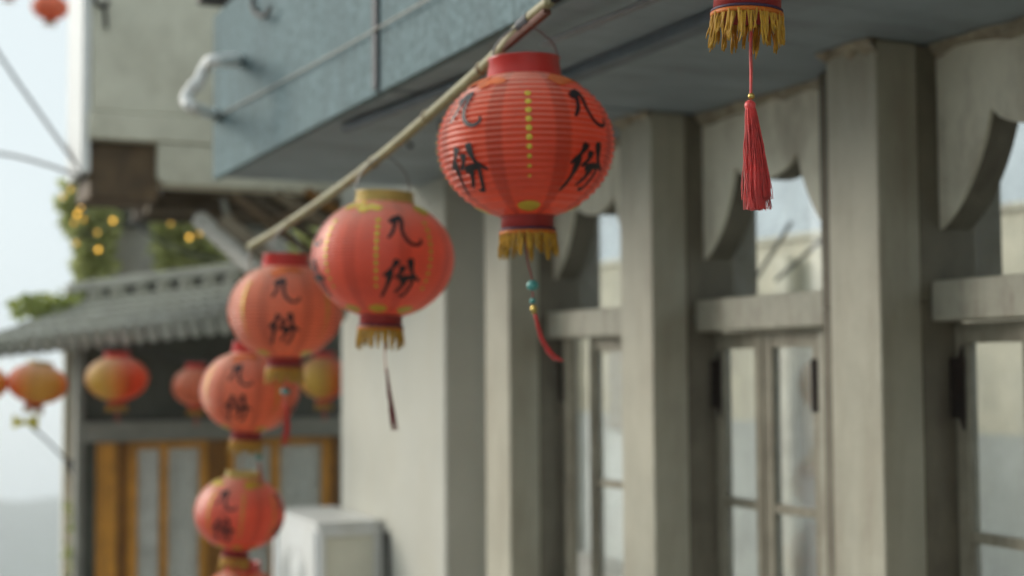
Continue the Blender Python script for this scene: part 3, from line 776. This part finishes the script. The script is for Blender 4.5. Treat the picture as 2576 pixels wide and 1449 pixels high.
def lantern_meshes(kind):
    if kind in CACHE: return CACHE[kind]
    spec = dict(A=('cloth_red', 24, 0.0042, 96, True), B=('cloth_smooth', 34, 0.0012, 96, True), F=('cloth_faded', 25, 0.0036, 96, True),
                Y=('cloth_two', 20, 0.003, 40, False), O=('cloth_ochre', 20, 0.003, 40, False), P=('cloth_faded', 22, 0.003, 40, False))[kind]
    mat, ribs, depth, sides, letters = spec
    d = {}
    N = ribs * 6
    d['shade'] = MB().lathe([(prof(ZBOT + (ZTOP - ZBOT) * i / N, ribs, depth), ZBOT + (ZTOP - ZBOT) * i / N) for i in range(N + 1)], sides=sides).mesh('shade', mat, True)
    rt = env(ZTOP); rb = env(ZBOT)
    gold = kind in 'BO'
    ch = 0.022 if gold else 0.033
    d['collar'] = MB().lathe([(rt, ZTOP - 0.003), (rt + 0.003, ZTOP + 0.003), (rt - 0.002, ZTOP + ch), (rt + 0.002, ZTOP + ch + 0.003), (rt - 0.004, ZTOP + ch + 0.004), (rt - 0.007, ZTOP + ch), (rt - 0.006, ZTOP - 0.003)], sides=48).mesh('collar', 'rim_gold' if gold else 'rim_red', True)
    d['base_ring'] = MB().lathe([(rb + 0.002, ZBOT + 0.004), (rb - 0.003, ZBOT - 0.004), (rb - 0.002, ZBOT - 0.034), (rb - 0.007, ZBOT - 0.034), (rb - 0.007, ZBOT + 0.003)], sides=48).mesh('base_ring', 'ring_maroon' if kind in 'ABF' else 'rim_red', True)
    d['marks'] = []
    if letters:
        for a in ((45, 135, 225, 315) if kind != 'B' else (22.5, 112.5, 202.5, 292.5)):
            for g in (0, 1):
                d['marks'].append(('character', lettering([R(a if kind != 'B' else a + 45)], ribs, depth, g).mesh('character', 'ink'), None))
        rnd = random.Random(3)
        for a in ((45, 135, 225, 315) if kind != 'B' else (22.5, 112.5, 202.5, 292.5)):
            mo = MB()
            for q in range(9):
                disc(mo, R(a) + (q - 4) * 0.085, ZTOP - 0.018 + rnd.uniform(-0.010, 0.006), rnd.uniform(0.006, 0.0095), ribs, depth, lift=0.001 + q * 0.0002, sx=1.5)
            d['marks'].append(('motif', mo.mesh('motif', 'gold_dot' if kind == 'B' else 'motif_orange'), None))
        if 'dot' not in CACHE:
            CACHE['dot'] = MB().add([(0, 0, 0.0012)] + [(math.cos(PI * k / 5), math.sin(PI * k / 5), 0) for k in range(10)], [(0, 1 + k, 1 + (k + 1) % 10) for k in range(10)]).mesh('dot', 'gold_dot')
        for a in ((0, 90, 180, 270) if kind != 'B' else range(0, 360, 45)):
            for k in range(10):
                z = 0.075 - k * 0.0168
                rr = 0.0064 - 0.0002 * k if kind == 'B' else (0.0062 if k < 6 else 0.0062 - (k - 5) * 0.0008)
                p = surfpt(R(a), z, ribs, 0, 0.001)
                nv = Vector((p.x / LR ** 2, p.y / LR ** 2, p.z / LZ ** 2)).normalized()
                d['marks'].append(('dot', CACHE['dot'], Matrix.Translation(p) @ nv.to_track_quat('Z', 'Y').to_matrix().to_4x4() @ Matrix.Diagonal((rr, rr, 1, 1))))
            ft = MB(); disc(ft, R(a), ZBOT + 0.012, 0.008, ribs, depth, sx=2.6, n_=14)
            d['marks'].append(('petal', ft.mesh('petal', 'gold_dot'), None))
    # fringe
    mb = MB(); rnd = random.Random({'A': 1, 'B': 2, 'F': 3}.get(kind, 4))
    nst = 150 if letters else 60
    for k in range(nst):
        cl = 2 * PI * round(k / nst * 19) / 19 * 0.7 + 2 * PI * k / nst * 0.3 + rnd.uniform(-0.07, 0.07)
        a0 = 2 * PI * k / nst
        ln = rnd.uniform(0.034, 0.046) + 0.009 * math.sin(round(k / nst * 19) * 2.7)
        r0 = rb - 0.0015 + rnd.uniform(-0.001, 0.002)
        path = []
        fl = rnd.uniform(-0.001, 0.006)
        for q in range(6):
            t = q / 5
            a = a0 + (cl - a0) * t + rnd.uniform(-0.02, 0.02) * t
            rr = r0 + fl * t * t + 0.0015 * math.sin(t * 5 + k)
            path.append((rr * math.sin(a), rr * math.cos(a), ZBOT - 0.031 - ln * t))
        mb.tube(path, [0.0015, 0.0016, 0.0016, 0.0017, 0.0016, 0.0009], 4)
    d['fringe'] = mb.mesh('fringe', 'fringe_gold', True)
    d['trim'] = MB().lathe([(rb - 0.0015, ZBOT - 0.023), (rb + 0.0008, ZBOT - 0.024), (rb + 0.0008, ZBOT - 0.0278), (rb - 0.0015, ZBOT - 0.028)], sides=48).mesh('trim', 'trim_band', True)
    d['trim2'] = MB().lathe([(rb - 0.0015, ZBOT - 0.028), (rb + 0.0016, ZBOT - 0.0285), (rb + 0.0014, ZBOT - 0.0345), (rb - 0.0015, ZBOT - 0.035)], sides=48).mesh('trim_band', 'trim_orange', True)
    CACHE[kind] = d
    return d
def lantern(kind, px, py, width, D, turn, label, group, hang=None, tilt=(0, 0), squash=1.0, scale=None, fringe=True):
    pos = atD(px, py, D)
    s = scale or (width / 2 / FPX * D / LR)
    root = empty('lantern', pos, label, 'lantern', group)
    toward = math.atan2(EYE.x - pos.x, EYE.y - pos.y)       # azimuth that looks at the lens, measured like the meshes (x=sin)
    d = lantern_meshes(kind)
    rot = Matrix.Rotation(-(toward + 0) + R(turn), 4, 'Z')
    rot = Matrix.Rotation(tilt[0], 4, 'X') @ Matrix.Rotation(tilt[1], 4, 'Y') @ rot
    M = rot @ Matrix.Diagonal((s, s, s * squash, 1))
    shade = None
    for nm in ('shade', 'collar', 'base_ring', 'fringe', 'trim', 'trim2'):
        if nm == 'fringe' and not fringe: continue
        o = bpy.data.objects.new(nm if nm != 'trim2' else 'trim', d[nm]); C.objects.link(o); o.parent = root; o.matrix_local = M
        WORLD[o] = pos
        if nm == 'shade': shade = o
    for nm, me, mw in d['marks']:
        o = bpy.data.objects.new(nm, me); C.objects.link(o); o.parent = shade
        if mw: o.matrix_local = mw
    if hang is not None:
        top = pos + Vector((0, 0, ZTOP * s * squash + 0.028 * s))
        rt = env(ZTOP) * s * 0.94
        side = (rot.to_3x3() @ Vector((1, 0, 0)))
        mb = MB().tube(smooth_path([top + side * rt, top + side * rt * 0.8 + (hang - top) * 0.55, hang, top - side * rt * 0.8 + (hang - top) * 0.55, top - side * rt], 6), 0.0022, 6)
        mb.build('hanging_wire', 'wire', root)
    return root, pos, s
def tassel(root, path, rad, mat='silk_red', threads=0, cord_to=None, cord_mat='silk_red', cord_r=0.0014, beads=(), head=True, seed=1):
    """cord, beads and a brush of threads along a hanging path (world points)"""
    rnd = random.Random(seed)
    if cord_to: MB().tube(smooth_path(cord_to, 4), cord_r, 6).build('cord', cord_mat, root)
    for p, r, mt, sz in beads:
        MB().ball(p, r, 16, 10, sz).build('bead', mt, root, smooth=True)
    path = smooth_path(path, 5)
    K = len(path); mb = MB()
    for k in range(threads):
        a = rnd.uniform(0, 2 * PI); q = math.sqrt(rnd.random()); ln = 1.0 - abs(rnd.gauss(0, 0.09)) - 0.10 * max(0.0, math.cos(a)) * q
        pts = []; ph = rnd.uniform(0, 6); lean = rnd.gauss(0.0005, 0.0055)
        for i in range(K):
            t = i / (K - 1)
            if t > ln: break
            w = rad * (0.30 + 0.70 * min(1, t * 1.25) ** 0.8) * q
            if t < 0.10: w = rad * 0.36 * q
            wob = (0.0012 * math.sin(t * 9 + ph) + 0.0010 * math.sin(t * 21 + ph * 2.3) + lean * t) * t
            pts.append(path[i] + Vector((math.cos(a) * w + wob, math.sin(a) * w, rnd.uniform(-0.0005, 0.0005))))
        if len(pts) > 2: mb.tube(pts, 0.00058, 3, cap=False)
    mb.build('tassel', mat, root)
    if head:
        t = (path[1] - path[0]).normalized()
        MB().tube([path[0] - t * 0.002, path[0] + t * 0.002, path[0] + t * 0.006, path[0] + t * 0.012, path[0] + t * 0.018, path[0] + t * 0.03],
                  [rad * 0.2, rad * 0.48, rad * 0.5, rad * 0.38, rad * 0.42, rad * 0.5], 14).build('tassel_head', mat, root, smooth=True)

# bamboo pole along the eave and what hangs from it
def dpole(px):
    t = (1310 - px) / (1310 - 735.0)
    return 1 / (1 / 2.72 * (1 - t) + 1 / 4.18 * t)
PP = [(630, 620), (735, 556), (940, 408), (1212, 172), (1310, 66), (1384, 2)]
pole_pts = [atD(x, y, dpole(x)) for x, y in PP]
pole = empty('bamboo_pole', pole_pts[0], 'slanting bamboo pole under the canopy that carries the three large lanterns', 'pole', 'bamboo poles under the canopy')
sp_ = smooth_path(pole_pts, 8)
MB().tube(sp_, [0.0135 - 0.003 * i / len(sp_) for i in range(len(sp_))], 12).build('cane', 'bamboo', pole, smooth=True)
for x, y in ((735, 556), (940, 408), (1075, 292), (1212, 172)):
    p = atD(x, y, dpole(x)); q = (atD(x + 20, y - 16, dpole(x + 20)) - p).normalized() * 0.008
    MB().tube([p - q, p, p + q], [0.0125, 0.0155, 0.0125], 12).build('node', 'bamboo_node', pole, smooth=True)
p = pole_pts[4]; q = (pole_pts[5] - p)
MB().tube([p + q * 0.0, p + q * 0.35], 0.0135, 10).build('lashing', 'joint_dark', pole)
MB().tube([p - q * 0.9 + Vector((0, 0, -0.014)), p + q * 0.9 + Vector((0, 0, -0.015))], 0.0085, 8).build('red_lath', 'red_wrap', pole)
MB().tube([pole_pts[5] - q * 0.1, pole_pts[5] + Vector((0.02, -0.01, 0.012)), Vector((XE + 0.02, pole_pts[5].y - 0.02, ZSOF - 0.01))], 0.009, 8).build('tie', 'iron', pole)

NEARG = 'red lanterns on the bamboo poles'
r0, p0, s0 = lantern('A', 1888, -237, 0, 1.86, -8, 'nearest red lantern cut by the top edge, gold fringe and sharp red tassel showing', NEARG,
                     hang=None, scale=0.87, tilt=(R(2), R(2)))
pl2 = [atD(1700, -560, 1.95), atD(1888, -640, 1.86), atD(2300, -760, 1.7)]
hp = atD(1888, -640, 1.86)
MB().tube(smooth_path([p0 + Vector((-0.055, 0, ZTOP + 0.03)), p0.lerp(hp, 0.8) + Vector((-0.03, 0, 0)), hp + Vector((0, 0, 0.02)), p0.lerp(hp, 0.8) + Vector((0.03, 0, 0)), p0 + Vector((0.055, 0, ZTOP + 0.03))], 5), 0.0022, 6).build('hanging_wire', 'wire', r0)
pole2 = empty('bamboo_pole', pl2[0], 'bamboo pole above the frame that carries the nearest lantern', 'pole', 'bamboo poles under the canopy')
MB().tube([Vector((p0.x - 0.03, hp.y + 0.7, hp.z - 0.1)), Vector((p0.x, hp.y, hp.z + 0.004)), Vector((p0.x + 0.05, hp.y - 1.1, hp.z + 0.15))], 0.014, 10).build('cane', 'bamboo', pole2, smooth=True)
t0 = p0 + Vector((0, 0, ZBOT + 0.0))
D0 = 1.86
tassel(r0, [atD(1886, 256, D0), atD(1894, 330, D0), atD(1902, 420, D0), atD(1912, 545, D0)], 0.0150, 'silk_red', 330,
       cord_to=[p0 + Vector((0, 0, ZBOT - 0.01)), atD(1888, 120, D0), atD(1889, 180, D0), atD(1889, 240, D0)], cord_r=0.0022,
       beads=[(atD(1890, 242, D0), 0.0046, 'brass', 1.0)], seed=4)
MB().tube(smooth_path([atD(1915, 420, D0), atD(1932, 480, D0), atD(1942, 522, D0)], 4), 0.0005, 4).build('stray_thread', 'silk_dark', r0)
MB().tube(smooth_path([p0 + Vector((0.002, 0.002, ZBOT - 0.01)), atD(1890.5, 120, D0 + .003), atD(1892, 180, D0 + .003), atD(1890, 240, D0 + .002)], 4), 0.0012, 6).build('cord', 'silk_pink', r0)

r1, p1, s1 = lantern('A', 1323, 367, 447, 2.73, 2, 'large ribbed red lantern with black characters hung from the upper end of the bamboo pole', NEARG,
                     hang=atD(1318, 62, dpole(1318)), tilt=(0, R(-1)))
bD = 2.73
tassel(r1, [atD(1346, 790, bD), atD(1362, 850, bD), atD(1385, 888, bD), atD(1414, 912, bD)], 0.0075, 'silk_red', 60,
       cord_to=[p1 + Vector((0, 0, ZBOT * s1 - 0.01)), atD(1326, 650, bD), atD(1338, 700, bD), atD(1342, 785, bD)], cord_mat='silk_dark', cord_r=0.0018,
       beads=[(atD(1340, 718, bD), 0.0118, 'jade', 0.9), (atD(1340, 757, bD), 0.006, 'jade', 1.0), (atD(1343, 778, bD), 0.0065, 'brass', 1.5)], seed=5)

r2, p2, s2 = lantern('B', 963, 650, 360, dpole(962), -5, 'smooth red lantern with gold rim hung at the middle of the bamboo pole', NEARG,
                     hang=atD(966, 392, dpole(966)), tilt=(0, R(2)))
d2 = dpole(962)
tassel(r2, [atD(972, 928, d2), atD(978, 980, d2), atD(986, 1035, d2), atD(995, 1090, d2)], 0.0068, 'silk_dark', 60,
       cord_to=[p2 + Vector((0, 0, ZBOT * s2 - 0.01)), atD(967, 870, d2), atD(971, 930, d2)], cord_mat='silk_pink', cord_r=0.0014, seed=6)

d3 = dpole(722)
r3, p3, s3 = lantern('F', 718, 783, 290, d3, -45, 'faded red lantern with black characters hung near the low end of the bamboo pole', NEARG,
                     hang=atD(716, 572, d3), tilt=(0, R(1)))
tassel(r3, [atD(718, 1015, d3), atD(722, 1060, d3), atD(716, 1130, d3)], 0.009, 'silk_red', 40,
       cord_to=[p3 + Vector((0, 0, ZBOT * s3 - 0.01)), atD(718, 1015, d3)], cord_mat='silk_pink', beads=[(atD(718, 985, d3), 0.014, 'jade', 0.8)], seed=7)

STK = 'red lanterns strung below the pole end'
d4 = 4.75
r4, p4, s4 = lantern('F', 628, 985, 250, d4, -57, 'faded red lantern partly hidden behind the lantern at the pole end, topmost of its string', STK, tilt=(0, R(4)))
MB().tube(smooth_path([p4 + Vector((0, 0, ZTOP * s4 + 0.02)), atD(626, 800, d4), pole_pts[0] + Vector((0, 0, -0.01))], 4), 0.005, 6).build('cord', 'rope', r4)
tassel(r4, [atD(652, 1165, d4), atD(655, 1195, d4), atD(657, 1225, d4)], 0.009, 'silk_pink', 30,
       cord_to=[p4 + Vector((0, 0, ZBOT * s4 - 0.01)), atD(650, 1165, d4)], cord_mat='silk_pink', beads=[(atD(651, 1150, d4), 0.013, 'jade', 0.8)], seed=8)
r5, p5, s5 = lantern('B', 603, 1290, 226, d4 + 0.05, -42, 'small red lantern with pale gold collar, second of the string below the pole', STK, tilt=(0, R(6)))
MB().tube([p5 + Vector((0, 0, ZTOP * s5 + 0.02)), p4 + Vector((0, 0, ZBOT * s4))], 0.003, 6).build('cord', 'rope', r5)
r6, p6, s6 = lantern('F', 606, 1520, 215, d4 + 0.08, -40, 'red lantern cut by the bottom edge, lowest of the string', STK, tilt=(0, R(3)))
MB().tube([p6 + Vector((0, 0, ZTOP * s6 + 0.02)), p5 + Vector((0, 0, ZBOT * s5))], 0.003, 6).build('cord', 'rope', r6)

# lanterns along the teahouse eave and over the lane
FARG = 'small lanterns under the teahouse eave'
def eave_wire(px, py, D): return atD(px, py, D)
def far(kind, px, py, w, D, turn, label, sq=1.0, tas='silk_pink', tilt=(0, 0), group=FARG):
    r_, p_, s_ = lantern(kind, px, py, w, D, turn, label, group, tilt=tilt, squash=sq, hang=atD(px, py - w * 0.55, D))
    if tas:
        b0 = p_ + Vector((0, 0, (ZBOT - 0.06) * s_ * sq))
        tassel(r_, [b0, b0 + Vector((0.002, 0, -0.035)), b0 + Vector((0.004, 0, -0.075))], 0.014, tas, 26,
               cord_to=[p_ + Vector((0, 0, ZBOT * s_ * sq)), b0], cord_mat=tas, seed=9)
    return r_, p_, s_
fl = []
fl.append(far('O', 94, 965, 150, 7.9, 60, 'ochre and orange lantern under the eave beside the sky, yellow bow below', 0.82, None, (0, R(8))))
fl.append(far('Y', 294, 952, 157, 7.9, 0, 'half yellow half red lantern under the middle of the tiled eave', 0.86))
fl.append(far('P', 492, 972, 118, 7.9, 0, 'plain pink red lantern peeking out left of the faded stacked lantern', 1.0))
fl.append(far('Y', 815, 950, 130, 7.6, 20, 'yellow and red lantern half hidden beside the white end wall', 1.0))
fl.append(far('Y', -42, 965, 120, 7.9, 60, 'yellow lantern cut by the left edge under the eave', 0.9, None))
# yellow bow under the left one
br, bpz, bs = fl[0]
c = atD(65, 1062, 7.88)
mb = MB()
for sg in (-1, 1):
    u_ = CAMROT @ Vector((sg, 0.06, 0)); v_ = CAMROT @ Vector((0, 1, 0)); w_ = CAMROT @ Vector((0, 0, 1))
    for k in range(5):
        a = k / 5; b2 = (k + 1) / 5
        def P(t, e): return c + u_ * (0.07 * t) + v_ * e * (0.008 + 0.032 * t) + w_ * 0.02 * math.sin(PI * t)
        mb.add([P(a, -1), P(b2, -1), P(b2, 1), P(a, 1)], [(0, 1, 2, 3)])
        mb.add([P(a, -1) + w_ * .012, P(b2, -1) + w_ * .012, P(b2, 1) + w_ * .012, P(a, 1) + w_ * .012], [(0, 1, 2, 3)])
mb.ball(c + CAMROT @ Vector((0, 0, 0.01)), 0.013, 10, 6)
mb.build('bow', 'bow_yellow', br)
MB().tube([bpz + Vector((0, 0, ZBOT * bs * 0.8)), c], 0.0025, 5).build('cord', 'bow_yellow', br)
lr, lp, ls = lantern('P', 126, 18, 92, 13.2, 10, 'red lantern hanging alone against the white sky at top left', 'lanterns over the lane', squash=0.85)
lr2, lp2, ls2 = lantern('P', 22, -32, 70, 15.0, 10, 'sliver of a lantern at the top edge near the left corner', 'lanterns over the lane', squash=0.9)
w1, w2 = atD(-300, -230, 15.5), atD(232, -60, 9.0)
ow = MB().tube(smooth_path([w1, lp2 + Vector((0, 0, 0.2)), lp + Vector((0, 0, 0.17)), w2], 6), 0.006, 6).build('overhead_wire', 'cable')
tag(ow, 'wire above the frame that carries the two lanterns in the sky', 'wire', 'wires')
ew = MB().tube(smooth_path([atD(-250, 880, 7.9), atD(-42, 893, 7.9), atD(94, 884, 7.9), atD(294, 867, 7.9), atD(492, 906, 7.9), atD(815, 876, 7.6), atD(870, 870, 7.5)], 5), 0.004, 5).build('lantern_wire', 'cable')
tag(ew, 'dark wire strung under the tiled eave holding the small lanterns', 'wire', 'wires')

# ------------------------------------------------------------------ small things: wires, hooks, pipe, air conditioner
def wire(name, pts, r_, mat, label, cat='wire', group='wires'):
    o = MB().tube(smooth_path(pts, 6), r_, 8).build(name, mat, smooth=True); return tag(o, label, cat, group)
wire('overhead_wire', [atD(-120, -60, 8.5), atD(0, 140, 8.0), atD(110, 300, 7.6), atY(206, 434, YN + 0.04)], 0.010, 'cable', 'grey cable slanting steeply across the white sky')
wire('overhead_wire', [atD(-150, 372, 8.6), atD(0, 386, 8.0), atD(110, 412, 7.5), atY(206, 446, YN + 0.04)], 0.010, 'cable', 'nearly level grey cable crossing the sky to the corner block')
wire('lane_cable', [atD(80, 1075, 8.9), atD(120, 1110, 8.9), atD(172, 1165, 8.85)], 0.008, 'cable', 'thin cable below the yellow bow running to the corner post')
wire('bracket_arm', [atD(170, 1160, 8.85), atD(200, 1205, 8.8), atD(236, 1238, 8.8)], 0.026, 'iron', 'stubby dark bracket arm on the corner post of the teahouse', 'bracket', None)
wire('canopy_string', [atX(540, 296, XE - 0.006), atX(760, 178, XE - 0.012), atX(1000, 42, XE - 0.016), atX(1300, -130, XE - 0.012), atX(1560, -270, XE - 0.006)], 0.003, 'rope', 'pale string stretched along the canopy fascia', 'string')
wire('soffit_conduit', [atZ(1365, 112, ZSOF - 0.034), atZ(1500, 58, ZSOF - 0.034), atZ(1680, -16, ZSOF - 0.034)], 0.008, 'wire', 'thin grey conduit running under the soffit behind the large lantern', 'conduit', None)
wire('soffit_string', [atZ(905, 318, ZSOF - 0.006), atZ(1050, 264, ZSOF - 0.008), atZ(1190, 212, ZSOF - 0.006)], 0.004, 'rope', 'thin string under the soffit left of the bamboo pole', 'string')
wire('loose_cable', [atZ(1030, 362, ZSOF - 0.004), atX(1050, 396, XF - 0.02), atX(1080, 416, XF - 0.016), atX(1112, 424, XF - 0.012)], 0.011, 'cable', 'loose dark cable drooping from the soffit over the white wall', 'cable', None)
wire('vine_cable', [atD(330, 556, 9.3), atD(400, 605, 9.2), atD(480, 640, 9.1), atD(600, 660, 9.0)], 0.008, 'cable', 'thin cable sagging past the vines above the roof', 'wire')
pp = [atX(602, 152, XE + 0.005), atD(545, 152, 5.08), atD(521, 162, 5.2), atD(500, 205, 5.18), atD(474, 236, 5.18), atD(470, 256, 5.18), atD(490, 272, 5.2), atX(541, 290, XE + 0.01)]
pipe = empty('drain_pipe', pp[-1], 'bent white plastic pipe looping out of the canopy corner', 'pipe')
MB().tube(smooth_path(pp, 7), 0.024, 14).build('pipe_run', 'pipe_white', pipe, smooth=True)
for a, b_ in ((pp[0], pp[1]), (pp[3], pp[4])):
    MB().tube([a.lerp(b_, 0.2), a.lerp(b_, 0.55)], 0.0275, 14).build('coupling', 'pipe_white', pipe, smooth=True)
def hook(name, pts, r_, label, extra=None):
    o = MB().tube(smooth_path(pts, 6), r_, 8)
    if extra: o.tube(smooth_path(extra, 5), r_ * 0.8, 8)
    return tag(o.build(name, 'iron', smooth=True), label, 'hook', 'iron hooks')
hook('iron_hook', [atX(640, -14, XE - 0.003), atX(634, 12, XE - 0.015), atX(644, 34, XE - 0.03), atX(662, 42, XE - 0.035), atX(676, 30, XE - 0.03), atX(680, 18, XE - 0.03)], 0.0085, 'curled dark iron hook on the canopy fascia')
hook('iron_hook', [atY(236, -12, YN - 0.004), atY(244, 8, YN - 0.02), atY(262, 16, YN - 0.03), atY(272, 2, YN - 0.03)], 0.012, 'dark hook with a short chain on the beige wall', [atY(262, 14, YN - 0.03), atY(266, 40, YN - 0.025), atY(268, 72, YN - 0.02)])
cb_ = atY(508, 8, YE + 0.06)
bk = MB().box((XE - 0.05, YE - 0.002 + 0.004, cb_.z), (XE + 0.12, YE + 0.10, cb_.z + 0.09)).build('canopy_bracket', 'iron', bevel=0.004); tag(bk, 'dark metal bracket at the top corner of the canopy', 'bracket')
# air conditioner on the end wall
ya0 = atX(963, 1330, XF).y
xa = atY(800, 1330, ya0).x
ya1 = atX(692, 1330, xa).y
za = atX(963, 1322, XF).z
ac = empty('air_conditioner', (XF - 0.15, ya0 + 0.3, za - 0.62), 'white air conditioner box with framed beige side panel on the end wall', 'air conditioner')
MB().box((xa, ya0, za - 0.62), (XF - 0.012, ya1, za)).build('casing', 'ac_paint', ac, bevel=0.01)
MB().box((xa - 0.01, ya0 - 0.008, za + 0.002), (XF - 0.004, ya1 + 0.01, za + 0.03)).build('lid', 'ac_paint', ac, bevel=0.006)
ti = 0.03
for a, b_ in (((xa + 0.002, za - 0.035), (XF - 0.014, za - 0.002)), ((xa + 0.002, za - 0.618), (xa + ti, za - 0.036)), ((XF - 0.014 - ti, za - 0.618), (XF - 0.014, za - 0.036))):
    MB().box((a[0], ya0 - 0.02, a[1]), (b_[0], ya0 - 0.002, b_[1])).build('side_frame', 'ac_paint', ac, bevel=0.003)
MB().box((xa + ti + 0.003, ya0 - 0.006, za - 0.61), (XF - 0.014 - ti - 0.003, ya0 - 0.0015, za - 0.04)).build('side_panel', 'ac_panel', ac)
yc = (ya0 + ya1) / 2
for a, b_ in ((ya0 + 0.01, ya0 + 0.06), (ya1 - 0.06, ya1 - 0.01)):
    MB().box((xa - 0.014, a, za - 0.61), (xa - 0.002, b_, za - 0.01)).build('front_frame', 'ac_paint', ac, bevel=0.003)
for k in range(7):
    rr = 0.05 + k * 0.026
    MB().tube([(xa - 0.012, yc + rr * math.cos(a), za - 0.31 + rr * math.sin(a)) for a in [2 * PI * q / 24 for q in range(25)]], 0.004, 5).build('grille_ring', 'ac_paint', ac)
MB().box((XF - 0.010, ya0 + 0.03, za - 0.70), (XF - 0.002, ya0 + 0.09, za - 0.01)).build('wall_bracket', 'ac_dark', ac)
MB().box((xa, ya0 + 0.05, za - 0.66), (XF - 0.003, ya0 + 0.09, za - 0.623)).build('wall_bracket', 'ac_dark', ac)
MB().box((xa, ya1 - 0.09, za - 0.66), (XF - 0.003, ya1 - 0.05, za - 0.623)).build('wall_bracket', 'ac_dark', ac)
cv = wire('shadow_line', [atX(972, 1338, XF - 0.014), atX(976, 1400, XF - 0.014), atX(978, 1500, XF - 0.014), atX(978, 1560, XF - 0.014)], 0.012, 'ac_dark', 'dark strip put in as the shadow beside the air conditioner', 'pipe', None)  # dark tube put in for the shadow gap between casing and wall

# ------------------------------------------------------------------ haze over the valley
hz = MB().box((-15000, -15000, SEA - 12), (15000, 15000, 9.0)).build('haze', 'sea_water')
hz.data.materials.clear()
m = bpy.data.materials.new('valley_haze'); m.use_nodes = True
m.node_tree.nodes.clear()
vo = m.node_tree.nodes.new('ShaderNodeVolumePrincipled')
vo.inputs['Color'].default_value = (0.97, 0.985, 1.0, 1); vo.inputs['Density'].default_value = 0.0008; vo.inputs['Anisotropy'].default_value = 0.2
mo_ = m.node_tree.nodes.new('ShaderNodeOutputMaterial')
m.node_tree.links.new(vo.outputs[0], mo_.inputs['Volume'])
hz.data.materials.append(m)
tag(hz, 'pale haze filling the valley over the sea', kind='stuff')
